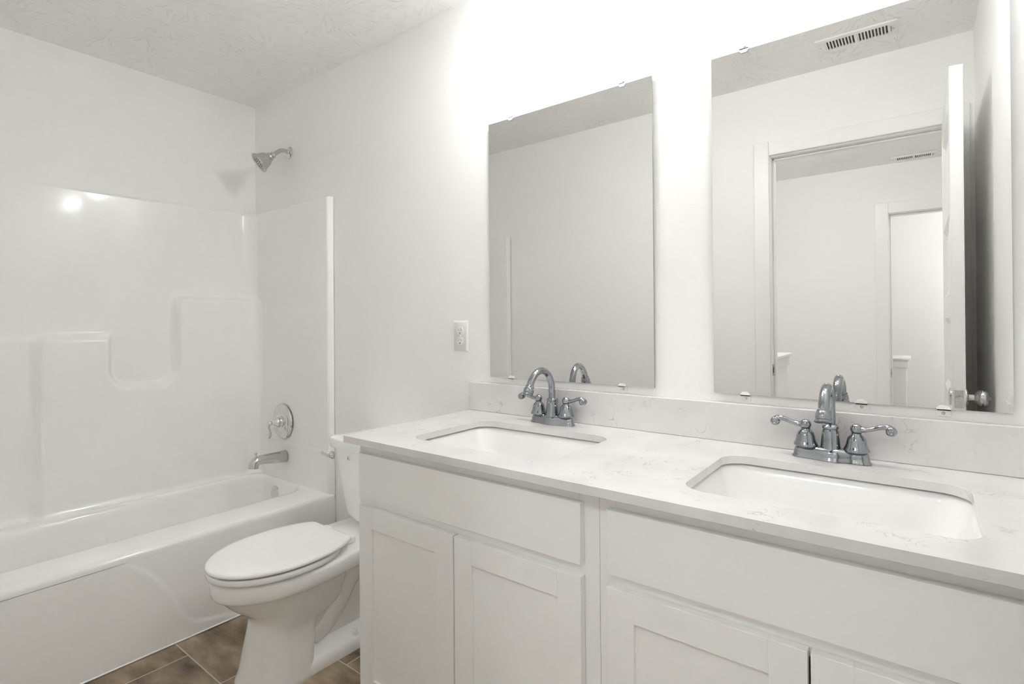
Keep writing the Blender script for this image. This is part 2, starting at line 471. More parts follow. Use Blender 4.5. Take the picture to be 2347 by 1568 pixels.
vent(2.650, 2.950, -1.335, -1.195, 'white louvred ceiling vent above the bathroom door, reflected at the top of the right mirror')
vent(2.845, 3.125, -3.61, -3.48, 'white ceiling vent out in the hall, faint through the reflected doorway')

# ------------------------------------------------------------------ bathtub with its moulded surround
TX, TZ, TL = 0.757, 0.386, -1.513
tub = thing('bathtub', (0.38, -0.757, 0), 'white one piece bathtub with moulded surround walls in the left alcove', 'bathtub')
ZS = 1.822
yb_tab = [(0.0,-0.46),(0.03,-0.515),(0.041,-0.579),(0.052,-0.627),(0.079,-0.664),(0.123,-0.689),(0.182,-0.711),(0.223,-0.733),(0.28,-0.775),(0.33,-0.825),(0.355,-0.86),(0.375,-0.925),(0.40,-1.0)]
def tabf(t, x):
    for (a, b), (c, d_) in zip(t[:-1], t[1:]):
        if x <= c: return b + (d_ - b) * (x - a) / (c - a)
    return t[-1][1]
# basin and rim: rings from the floor of the basin out to the rim and down the apron side
rings = []
def ring(x0, x1, y0, y1, r, z): rings.append([(x, y, z) for x, y in rrect(x0, x1, y0, y1, r, 10)])
yi0, yi1 = TL + 0.085, -0.052
ring(0.24, 0.47, TL + 0.34, -0.20, 0.09, 0.062)
ring(0.19, 0.515, TL + 0.27, -0.145, 0.10, 0.066)
ring(0.165, 0.535, TL + 0.235, -0.115, 0.10, 0.085)
ring(0.15, 0.548, TL + 0.20, -0.095, 0.10, 0.13)
ring(0.135, 0.556, TL + 0.15, -0.078, 0.095, 0.24)
ring(0.122, 0.563, TL + 0.11, -0.064, 0.09, 0.34)
ring(0.115, 0.568, TL + 0.095, -0.057, 0.085, 0.370)
ring(0.108, 0.575, yi0, -0.050, 0.085, 0.382)
ring(0.098, 0.585, yi0 - 0.012, -0.044, 0.085, TZ)
ring(0.086, 0.597, yi0 - 0.020, -0.038, 0.085, TZ + 0.0003)
ring(0.002, 0.738, TL, -0.002, 0.004, TZ)
ring(0.002, 0.752, TL, -0.002, 0.004, TZ - 0.005)
ring(0.002, 0.757, TL, -0.002, 0.004, TZ - 0.016)
ring(0.002, 0.757, TL, -0.002, 0.004, TZ - 0.03)
bm = loft(nb(), rings, True, False)
build('basin', bm, 'acrylic', tub, smooth=True, angle=60)
# apron with a softly recessed arch
def apron_pt(y, z):
    x = 0.757 + 0.012 * (1 - z / (TZ - 0.03))
    yb = tabf(yb_tab, z)
    x += 0.0035 * sstep(0.012, -0.012, y - yb) 
    return (x, y, z)
bm = nb()
grid_mesh(bm, lambda y, z: apron_pt(y, z), lin(TL, -0.002, 260), lin(0.0005, TZ - 0.03, 60))
box(bm, 0.70, 0.7521, TL, -0.002, 0.0005, TZ - 0.035)
build('apron', bm, 'acrylic', tub, smooth=True, angle=60)
bm = bx(0.764, 0.776, TL + 0.015, -0.014, 0.0005, 0.007)
build('caulk_bead', bm, 'caulk', tub, bevel=0.004)

# back panel (long wall)
YE = -0.030         # face of the end panel
def zt_prof(y):
    """height of the stepped shelf top at y"""
    a = 1.345
    z1 = 1.155
    return a, z1
def back_pt(y, z):
    d = 0.022
    # signed distance-like fields to the raised lower region
    def soft(t, w=0.014): return sstep(-w, w, t)
    # right tower
    def rr(cx0, cx1, cz0, cz1, r):
        qx = abs(y - (cx0 + cx1)/2) - (cx1 - cx0)/2 + r; qz = abs(z - (cz0 + cz1)/2) - (cz1 - cz0)/2 + r
        return -(sqrt(max(qx, 0)**2 + max(qz, 0)**2) + min(max(qx, qz), 0) - r)
    tower = rr(-0.430, 0.4, -0.5, 1.343, 0.035)
    left = rr(-0.965, -0.7, -0.5, 1.155, 0.04) 
    low = rr(-0.965, 0.4, -0.5, 0.935, 0.02)
    slot = rr(-0.705, -0.433, 0.915, 2.5, 0.085)       # soap recess between the shelves
    body = max(tower, min(rr(-0.965, 0.4, -0.5, 1.155, 0.04), 9))
    body = min(body, -slot) if True else body
    if y > -0.433: body = max(min(tower, 9), -9) if z > 1.0 else max(body, min(tower, -slot))
    d += 0.046 * soft(body, 0.020)
    # shallower left end ledge
    far = rr(-1.6, -0.955, -0.5, 1.150, 0.02)
    d += 0.012 * soft(far, 0.012) * (1 - soft(body, 0.016))
    d += 0.0025 * sstep(0.575, 0.553, z)
    # cove into the end panel
    R = 0.075; s = max(0.0, (YE + 0.0) - y)
    if s < R: d += 0.8 * (R - sqrt(max(0, R*R - (R - s)**2)))
    s2 = max(0.0, y - (TL + 0.03))
    if s2 < R: d += 0.8 * (R - sqrt(max(0, R*R - (R - s2)**2)))
    # foot of the wall flares into the tub ledge
    d += 0.02 * sstep(0.42, TZ - 0.01, z) ** 2
    # rounded top edge
    d -= 0.006 * sstep(ZS - 0.012, ZS, z)
    return (d, y, z)
ys = lin(TL + 0.03, -0.12, 250) + lin(-0.1165, YE, 34)
zs = lin(TZ - 0.012, 0.5, 14) + lin(0.51, 1.42, 150) + lin(1.43, ZS - 0.014, 24) + lin(ZS - 0.012, ZS, 6)
bm = nb(); V = grid_mesh(bm, back_pt, ys, zs)
topv = [bm.verts.new((0.002, y, ZS + 0.0005)) for y in ys]
for i in range(len(ys) - 1): bm.faces.new((V[i][-1], V[i+1][-1], topv[i+1], topv[i]))
build('back_panel', bm, 'acrylic', tub, smooth=True, angle=60)
# end panels with a rounded front flange
def end_panel(name, yf, yw, sgn, cut=0.0):
    prof = [(0.03, yf), (0.30, yf), (0.60, yf), (0.735, yf), (0.742, yf + sgn*0.001), (0.747, yf + sgn*0.004), (0.750, yf + sgn*0.009), (0.757, yw - sgn*0.002)]
    def pt(i, z):
        x, y = prof[i]
        x -= cut if i > 2 else 0
        if i <= 3: y -= sgn * 0.0018 * sstep(0.595, 0.575, z)
        if i >= 3 and z < TZ + 0.05: pass
        y += sgn * 0.004 * sstep(ZS - 0.010, ZS, z) * (1 if i < 7 else 0)
        return (x, y, z)
    zs2 = lin(TZ - 0.01, 0.57, 10) + lin(0.575, 0.60, 8) + lin(0.62, ZS - 0.012, 30) + lin(ZS - 0.010, ZS, 5)
    bm = nb(); V = grid_mesh(bm, pt, list(range(len(prof))), zs2)
    tv = [bm.verts.new((prof[i][0] - (cut if i > 2 else 0), yw - sgn*0.002, ZS + 0.0003)) for i in range(len(prof))]
    for i in range(len(prof) - 1): bm.faces.new((V[i][-1], V[i+1][-1], tv[i+1], tv[i]))
    build(name, bm, 'acrylic', tub, smooth=True, angle=40)
end_panel('end_panel', YE, 0.0, 1)
end_panel('end_panel', TL + 0.03, TL, -1, 0.065)
# overflow plate on the basin's end
oa = Vector((0, -1, 0.10)).normalized()
bm = lathe(nb(), (0.318, -0.061, 0.320), oa, [(0, 0), (0.036, 0), (0.0365, 0.004), (0.034, 0.008), (0.024, 0.011), (0, 0.012)], 40)
for zz in (-0.014,):
    pass
ov = build('overflow_plate', bm, 'chrome', tub, smooth=True); ov['label'] = 'chrome overflow plate'
bm = nb()
for s in (-0.013, 0.013):
    lathe(bm, Vector((0.318, -0.061, 0.320 + s)) + oa * 0.0105, oa, [(0, 0), (0.0035, 0), (0.003, 0.0018), (0, 0.002)], 12)
build('screw', bm, 'nickel', ov, smooth=True)

# ------------------------------------------------------------------ shower fittings
YP = YE - 0.0052
sh = thing('wall_shower', (0.366, 0, 2.116), 'brushed chrome bell shower head on a bent arm above the tub', 'shower head')
SX = 0.366
build('wall_flange', lathe(nb(), (SX, -0.0005, 2.116), (0, -1, 0), [(0, 0), (0.031, 0), (0.030, 0.004), (0.022, 0.009), (0.013, 0.011), (0.011, 0.016), (0, 0.016)], 32), 'chrome', sh, smooth=True)
build('shower_arm', tube(nb(), [(SX, -0.008, 2.116), (SX, -0.030, 2.1185), (SX, -0.050, 2.114), (SX, -0.070, 2.099), (SX, -0.088, 2.083)], 0.0105, 18), 'nickel', sh, smooth=True)
ax = Vector((-0.26, -0.75, -0.60)); o0 = Vector((SX, -0.084, 2.086))
hd = build('head', lathe(nb(), o0, ax, [(0, 0), (0.012, 0.0), (0.016, 0.004), (0.017, 0.012), (0.014, 0.016), (0.015, 0.018), (0.021, 0.022), (0.023, 0.030), (0.022, 0.034), (0.026, 0.036), (0.033, 0.044), (0.038, 0.055), (0.0405, 0.066), (0.043, 0.076), (0.050, 0.086), (0.0535, 0.092), (0.053, 0.096), (0.047, 0.097), (0.044, 0.093), (0.0, 0.091)], 48), 'nickel', sh, smooth=True)
bm = nb(); u_, v_ = frame_from(ax)
for rr_, nn in ((0.012, 6), (0.023, 12), (0.034, 18)):
    for i in range(nn):
        a = 2*pi*i/nn
        lathe(bm, o0 + ax.normalized()*0.0905 + (u_*cos(a) + v_*sin(a))*rr_, ax, [(0, 0), (0.003, 0), (0.0022, 0.003), (0, 0.003)], 8)
build('spray_nozzles', bm, 'grey', hd)

vx, vz = 0.348, 0.694
vt = thing('shower_valve', (vx, YP, vz), 'round chrome shower valve trim with a curved lever on the tub end wall', 'shower valve')
build('escutcheon', lathe(nb(), (vx, YP, vz), (0, -1, 0), [(0, 0), (0.090, 0), (0.0915, 0.003), (0.090, 0.007), (0.084, 0.0115), (0.074, 0.014), (0.068, 0.0135), (0.064, 0.0105), (0.060, 0.0105), (0.056, 0.0135), (0.044, 0.0165), (0.030, 0.018), (0, 0.018)], 56), 'chrome', vt, smooth=True)
build('hub', lathe(nb(), (vx, YP - 0.014, vz), (0, -1, 0), [(0, 0), (0.032, 0), (0.033, 0.006), (0.028, 0.010), (0.026, 0.017), (0.027, 0.022), (0.024, 0.032), (0.014, 0.040), (0.009, 0.046), (0.008, 0.052), (0, 0.052)], 36), 'chrome', vt, smooth=True)
lv = tube(nb(), [(vx, YP - 0.078, vz), (vx, YP - 0.080, vz - 0.018), (vx, YP - 0.074, vz - 0.042), (vx, YP - 0.073, vz - 0.062), (vx, YP - 0.077, vz - 0.078)], [0.006, 0.0065, 0.0065, 0.009, 0.006], 14)
ball(lv, (vx, YP - 0.074, vz), 0.014)
build('lever', lv, 'chrome', vt, smooth=True)

tsx = 0.36
ts = thing('tub_spout', (tsx, YP, 0.51), 'chrome tub spout with a diverter knob above the basin', 'tub spout')
P_ = [(tsx, YP, 0.512), (tsx, YP - 0.05, 0.515), (tsx, YP - 0.10, 0.519), (tsx, YP - 0.135, 0.520), (tsx, YP - 0.155, 0.514), (tsx, YP - 0.163, 0.500), (tsx, YP - 0.165, 0.484)]
build('spout_body', tube(nb(), P_, [0.031, 0.0285, 0.025, 0.0235, 0.0235, 0.0235, 0.0245], 28), 'nickel', ts, smooth=True)
build('diverter_knob', lathe(nb(), (tsx, YP - 0.152, 0.535), (0, 0, 1), [(0, 0), (0.004, 0), (0.004, 0.014), (0.008, 0.017), (0.008, 0.022), (0.005, 0.025), (0, 0.025)], 20), 'chrome', ts, smooth=True)

# ------------------------------------------------------------------ toilet
TC = 1.235
to = thing('toilet', (TC, -0.40, 0), 'white two piece toilet with closed lid between tub and vanity', 'toilet')
def egg(yf, yb, w, z, ym=-0.53, nbk=2.6, n=64, nf=2.0):
    out = []
    for i in range(n):
        a = 2*pi*i/n - pi/2      # start at the front
        c, s = cos(a), sin(a)
        if s < 0:
            e = 2.0 / nf
            x = w * (abs(c)**e) * (1 if c >= 0 else -1); y = ym + (ym - yf) * -(abs(s)**e)
        else:
            e = 2.0 / nbk
            x = w * (abs(c)**e) * (1 if c >= 0 else -1); y = ym + (yb - ym) * (abs(s)**e)
        out.append((TC + x, y, z))
    return out
def smooth_rings(R, k=4):
    """finer rings between the given ones, so that the profile runs as a curve"""
    out = []
    cols = [catmull([r[i] for r in R], k) for i in range(len(R[0]))]
    return [[c[q] for c in cols] for q in range(len(cols[0]))]
# floor to the underside of the rim band
R = [egg(-0.690, -0.475, 0.122, 0.0, -0.57, 5), egg(-0.690, -0.475, 0.122, 0.012, -0.57, 5), egg(-0.678, -0.470, 0.117, 0.04, -0.57, 5), egg(-0.664, -0.465, 0.110, 0.11, -0.56, 6),
     egg(-0.652, -0.462, 0.105, 0.165, -0.55, 6), egg(-0.648, -0.448, 0.105, 0.183, -0.55, 6), egg(-0.645, -0.405, 0.109, 0.198, -0.55, 6), egg(-0.646, -0.372, 0.115, 0.214, -0.545, 6), egg(-0.660, -0.358, 0.122, 0.236, -0.54, 5.5),
     egg(-0.692, -0.352, 0.131, 0.262, -0.535, 5), egg(-0.716, -0.348, 0.139, 0.284, -0.53, 5), egg(-0.738, -0.344, 0.148, 0.308, -0.53, 5), egg(-0.750, -0.340, 0.155, 0.322, -0.53, 5)]
bm = loft(nb(), smooth_rings(R))
# rim band: same outline from the seat down to a rounded lower lip
R = [egg(-0.752, -0.315, 0.157, 0.321, -0.53, 3.4), egg(-0.760, -0.305, 0.166, 0.325, -0.53, 3.4), egg(-0.765, -0.300, 0.172, 0.332, -0.53, 3.4), egg(-0.767, -0.300, 0.175, 0.342, -0.53, 3.4), egg(-0.768, -0.300, 0.1765, 0.357, -0.53, 3.4),
     egg(-0.768, -0.300, 0.1765, 0.374, -0.53, 3.4), egg(-0.765, -0.300, 0.174, 0.381, -0.53, 3.4), egg(-0.758, -0.305, 0.168, 0.385, -0.53, 3.4), egg(-0.744, -0.32, 0.155, 0.385, -0.53, 3.4), egg(-0.736, -0.33, 0.147, 0.372, -0.53, 3.4)]
loft(bm, R)
# rear deck that carries the tank
def deck(z, g):
    pts = [(-0.168+g, -0.46), (-0.162+g, -0.36), (-0.154+g, -0.26), (-0.145+g, -0.10), (-0.135+g, -0.045-g), (0.135-g, -0.045-g), (0.145-g, -0.10), (0.154-g, -0.26), (0.162-g, -0.36), (0.168-g, -0.46)]
    return [(TC + x, y, z) for x, y in pts]
loft(bm, [deck(0.322, 0.02), deck(0.327, 0.006), deck(0.337, 0.0), deck(0.374, 0.0), deck(0.382, 0.003), deck(0.3855, 0.010)])
# narrow rear body, trapway bulge and floor flange
def rearbody(z, w, y0, y1): return [(TC + x, y, z) for x, y in rrect(-w, w, y0, y1, 0.03, 6)]
loft(bm, [rearbody(0.0, 0.072, -0.50, -0.10), rearbody(0.05, 0.066, -0.50, -0.11), rearbody(0.15, 0.058, -0.48, -0.12), rearbody(0.25, 0.060, -0.42, -0.10), rearbody(0.330, 0.075, -0.40, -0.07)])
for sx in (-1, 1):
    x = TC + sx * 0.034
    tube(bm, [(x, -0.46, 0.085), (x, -0.40, 0.115), (x, -0.345, 0.175), (x, -0.295, 0.245), (x, -0.235, 0.275), (x, -0.185, 0.235), (x, -0.165, 0.15), (x, -0.160, 0.02)], [0.040, 0.042, 0.044, 0.045, 0.045, 0.044, 0.042, 0.042], 18)
fl = lambda z, g: [(TC + x, y, z) for x, y in rrect(-0.116 + g, 0.116 - g, -0.62, -0.10 - g, 0.05, 8)]
loft(bm, [fl(0.0, 0), fl(0.022, 0.0), fl(0.034, 0.004), fl(0.042, 0.014), fl(0.052, 0.030), fl(0.080, 0.055)])
build('bowl', bm, 'china', to, smooth=True, angle=50)
for sx in (-1, 1):
    build('bolt_cap', lathe(nb(), (TC + sx * 0.087, -0.305, 0.036), (0, 0, 1), [(0.0, 0), (0.0145, 0.0), (0.0145, 0.012), (0.012, 0.021), (0.007, 0.026), (0, 0.028)], 24), 'plastic', to, smooth=True)
se = dict(ym=-0.545, nbk=2.3)
def seat_ring(g, z): return egg(-0.779 + g, -0.340 - g, 0.181 - g, z, **se)
R = [seat_ring(0.014, 0.4005), seat_ring(0.011, 0.3915), seat_ring(0.004, 0.3905), seat_ring(0.001, 0.393), seat_ring(0, 0.397), seat_ring(0, 0.406), seat_ring(0.001, 0.409), seat_ring(0.004, 0.4108), seat_ring(0.009, 0.4105), seat_ring(0.013, 0.4035)]
build('seat', loft(nb(), R), 'seat', to, smooth=True, angle=50)
le = dict(ym=-0.545, nbk=2.3)
def lid_ring(g, z):
    out = []
    for x, y, zz in egg(-0.781 + g, -0.288 - g, 0.183 - g, z, **le):
        yc = -0.338 - g * 0.5
        if y > yc: y = yc
        out.append((x, y, zz))
    return out
R = [lid_ring(0.013, 0.4250), lid_ring(0.010, 0.4165), lid_ring(0.004, 0.4155), lid_ring(0.001, 0.4175), lid_ring(0.0, 0.422), lid_ring(0.002, 0.427), lid_ring(0.008, 0.4305), lid_ring(0.022, 0.4325), lid_ring(0.06, 0.4345), lid_ring(0.12, 0.436)]
build('lid', loft(nb(), R), 'seat', to, smooth=True, angle=50)
for sx in (-1, 1):
    hg = build('hinge', bx(TC + sx*0.075 - 0.022, TC + sx*0.075 + 0.022, -0.338, -0.300, 0.387, 0.411), 'seat', to, bevel=0.006)
# tank: bowed front, narrower at the bottom
def dens(ringpts):
    out = []
    n = len(ringpts)
    for i in range(n):
        a = Vector(ringpts[i]); b = Vector(ringpts[(i+1) % n])
        k = 10 if i % 7 == 6 else 1
        for j in range(k): out.append(a.lerp(b, j / k))
    return out
def tank_ring2(w, yf, yb, bow, z, r=0.025):
    base = dens([(x, y, 0) for x, y in rrect(-w, w, yf, yb, r, 6)])
    out = []
    for p in base:
        t = max(0, 1 - (p.x / w)**2); k = (yb - p.y) / (yb - yf)
        out.append((TC + p.x, p.y - bow * t * max(0, k), z))
    return out
R = [tank_ring2(0.108, -0.165, -0.045, 0.02, 0.403), tank_ring2(0.122, -0.180, -0.035, 0.022, 0.408), tank_ring2(0.130, -0.187, -0.030, 0.022, 0.425), tank_ring2(0.148, -0.194, -0.025, 0.022, 0.50),
     tank_ring2(0.170, -0.202, -0.02, 0.022, 0.60), tank_ring2(0.188, -0.209, -0.02, 0.022, 0.697)]
build('tank', loft(nb(), R), 'china', to, smooth=True, angle=50)
R = [tank_ring2(0.190, -0.211, -0.017, 0.022, 0.693), tank_ring2(0.199, -0.220, -0.012, 0.023, 0.695), tank_ring2(0.200, -0.221, -0.011, 0.023, 0.70), tank_ring2(0.202, -0.223, -0.010, 0.023, 0.727), tank_ring2(0.199, -0.220, -0.012, 0.023, 0.733), tank_ring2(0.190, -0.211, -0.017, 0.022, 0.7365), tank_ring2(0.10, -0.15, -0.06, 0.01, 0.738)]
build('tank_lid', loft(nb(), R), 'china', to, smooth=True, angle=50)
fy = -0.2125
bm = lathe(nb(), (1.052, fy + 0.002, 0.655), (0, -1, 0), [(0, 0), (0.016, 0), (0.016, 0.006), (0.012, 0.012), (0.008, 0.018), (0, 0.019)], 24)
tube(bm, [(1.054, fy - 0.014, 0.654), (1.040, fy - 0.020, 0.657), (1.025, fy - 0.023, 0.661), (1.012, fy - 0.022, 0.663)], [0.007, 0.006, 0.0065, 0.0075], 14)
fl_ = build('flush_lever', bm, 'chrome', to, smooth=True); fl_['label'] = 'chrome flush lever'
# small dark mark in a pale cartouche on the tank's front
bm = nb(); bxx, bzz, byy = 1.184, 0.664, -0.2285
rg = lambda s, y: [(bxx + s*0.0085*cos(2*pi*i/16), y, bzz + s*0.0125*sin(2*pi*i/16)) for i in range(16)]
loft(bm, [rg(1, byy + 0.002), rg(1, byy - 0.0008), rg(0.8, byy - 0.0013)])
bg = build('maker_mark', bm, 'plastic', to)
bm = nb()
tear = [(0, 0.0085), (0.0018, 0.004), (0.0034, -0.001), (0.003, -0.005), (0, -0.007), (-0.003, -0.005), (-0.0034, -0.001), (-0.0018, 0.004)]
loft(bm, [[(bxx + a, byy - 0.001, bzz + b) for a, b in tear], [(bxx + a, byy - 0.002, bzz + b) for a, b in tear]])
build('mark_drop', bm, 'grey', bg)

# ------------------------------------------------------------------ vanity cabinets
CZ0, CZ1 = 0.10, 0.855
FF, DF = -0.540, -0.560     # face frame and door planes
def shaker(bm, x0, x1, z0, z1, y=DF, t=0.0185, sw=0.058):
    yb = y + t
    box(bm, x0, x0 + sw, y, yb, z0, z1); box(bm, x1 - sw, x1, y, yb, z0, z1)
    box(bm, x0 + sw, x1 - sw, y, yb, z1 - sw, z1); box(bm, x0 + sw, x1 - sw, y, yb, z0, z0 + sw)
    return bm
def cabinet(x0, x1, sx0, sx1, mid, label):
    r = thing('vanity_cabinet', ((x0+x1)/2, -0.27, 0), label, 'cabinet', 'white vanity cabinets')
    bm = nb()
    box(bm, x0, x0 + 0.016, FF + 0.019, -0.004, 0.0, CZ1); box(bm, x1 - 0.016, x1, FF + 0.019, -0.004, 0.0, CZ1)
    box(bm, x0 + 0.016, x1 - 0.016, FF + 0.019, -0.004, CZ0, CZ0 + 0.016)
    box(bm, x0 + 0.016, x1 - 0.016, -0.020, -0.004, CZ0 + 0.016, CZ1)
    build('carcass', bm, 'cab', r, bevel=0.0008)
    bm = bx(x0 + 0.016, x1 - 0.016, -0.47, -0.455, 0.0, CZ0)
    build('toe_kick', bm, 'cab', r)
    bm = nb(); w0 = sx0 - x0 + 0.012; w1 = x1 - sx1 + 0.012
    box(bm, x0, x0 + w0, FF, FF + 0.019, CZ0, CZ1); box(bm, x1 - w1, x1, FF, FF + 0.019, CZ0, CZ1)
    box(bm, x0 + w0, x1 - w1, FF, FF + 0.019, CZ1 - 0.045, CZ1); box(bm, x0 + w0, x1 - w1, FF, FF + 0.019, 0.655, 0.712); box(bm, x0 + w0, x1 - w1, FF, FF + 0.019, CZ0, CZ0 + 0.045)
    build('face_frame', bm, 'cab', r, bevel=0.0008)
    build('drawer_front', bx(sx0, sx1, DF, FF - 0.0005, 0.697, 0.826), 'cab', r, bevel=0.0012)
    for a, b in ((sx0, mid - 0.0022), (mid + 0.0022, sx1)):
        dd = build('door', shaker(nb(), a, b, 0.122, 0.672), 'cab', r, bevel=0.0009)
        build('door_panel', bx(a + 0.056, b - 0.056, DF + 0.0075, DF + 0.0145, 0.176, 0.618), 'cab', dd)
cabinet(1.683, 2.4815, 1.703, 2.447, 2.083, 'white double door vanity cabinet under the left sink, next to the toilet')
cabinet(2.4825, 3.200, 2.507, 3.186, 2.8655, 'white double door vanity cabinet under the right sink, at the near end')

# ------------------------------------------------------------------ countertop with two undermount cut-outs
CX0, CX1, CYF, CT, CB = 1.655, XR - 0.001, -0.584, 0.875, 0.856
SINKS = [(1.838, 2.318, -0.487, -0.152), (2.630, 3.086, -0.490, -0.155)]
def slab(loops, z0, z1):
    bm = nb(); edges = []; allv = []
    for lp in loops:
        vs = [bm.verts.new((x, y, z1)) for x, y in lp]
        allv.append(vs)
        for i in range(len(vs)): edges.append(bm.edges.new((vs[i], vs[(i+1) % len(vs)])))
    bmesh.ops.triangle_fill(bm, use_beauty=True, use_dissolve=False, edges=edges)
    top = bm.faces[:]
    ret = bmesh.ops.extrude_face_region(bm, geom=top)
    nv = [g for g in ret['geom'] if isinstance(g, bmesh.types.BMVert)]
    for v in nv: v.co.z = z0
    return bm
outer = []
rc = 0.012
for i in range(9):
    t = radians(180 + 90*i/8); outer.append((CX0 + rc + rc*cos(t), CYF + rc + rc*sin(t)))
outer += [(CX1, CYF), (CX1, -0.001), (CX0, -0.001)]
holes = [rrect(a, b, c, e, 0.052, 12) for a, b, c, e in SINKS]
bm = slab([outer] + holes, CB, CT)
o = build('countertop', bm, 'quartz', None, bevel=0.0022, seg=2, origin=((CX0 + CX1)/2, -0.29, CB), angle=30)
tag(o, 'white quartz countertop with faint grey flecks and two sink cut-outs', 'countertop')
bm = bx(CX0 - 0.005, CX1, -0.0205, -0.0015, CT + 0.0003, 0.9805)
o = build('backsplash', bm, 'quartz', None, bevel=0.002, origin=((CX0 + CX1)/2, -0.01, CT))
tag(o, 'low white quartz backsplash strip along the wall under both mirrors', 'backsplash')

def sink(i, label):
    a, b, c, e = SINKS[i]
    r = thing('sink', ((a+b)/2, (c+e)/2, CB), label, 'sink', 'rectangular undermount sinks')
    zt = CB - 0.0045
    rings = []
    def rg(g, z, rad, gy=None):
        gy = g if gy is None else gy
        rings.append([(x, y, z) for x, y in rrect(a - g, b + g, c - gy, e + gy, rad, 10)])
    rg(0.020, zt - 0.012, 0.06); rg(0.020, zt, 0.06)
    rg(0.006, zt, 0.055); rg(0.002, zt - 0.004, 0.053); rg(-0.004, zt - 0.02, 0.05); rg(-0.018, zt - 0.06, 0.05, -0.012); rg(-0.034, zt - 0.10, 0.05, -0.022)
    rg(-0.046, zt - 0.122, 0.05, -0.032); rg(-0.064, zt - 0.134, 0.045, -0.048); rg(-0.10, zt - 0.140, 0.04, -0.085); rg(-0.155, zt - 0.143, 0.01, -0.13)
    build('basin', loft(nb(), rings, False, True), 'sinkchina', r, smooth=True, angle=60)
    build('drain', lathe(nb(), ((a+b)/2, (c+e)/2, zt - 0.1430), (0, 0, 1), [(0, 0), (0.022, 0), (0.022, 0.002), (0.016, 0.003), (0.015, 0.005), (0, 0.006)], 28), 'chrome', r, smooth=True)
sink(0, 'white rectangular undermount sink in the countertop nearest the toilet')
sink(1, 'white rectangular undermount sink at the near right end of the countertop')

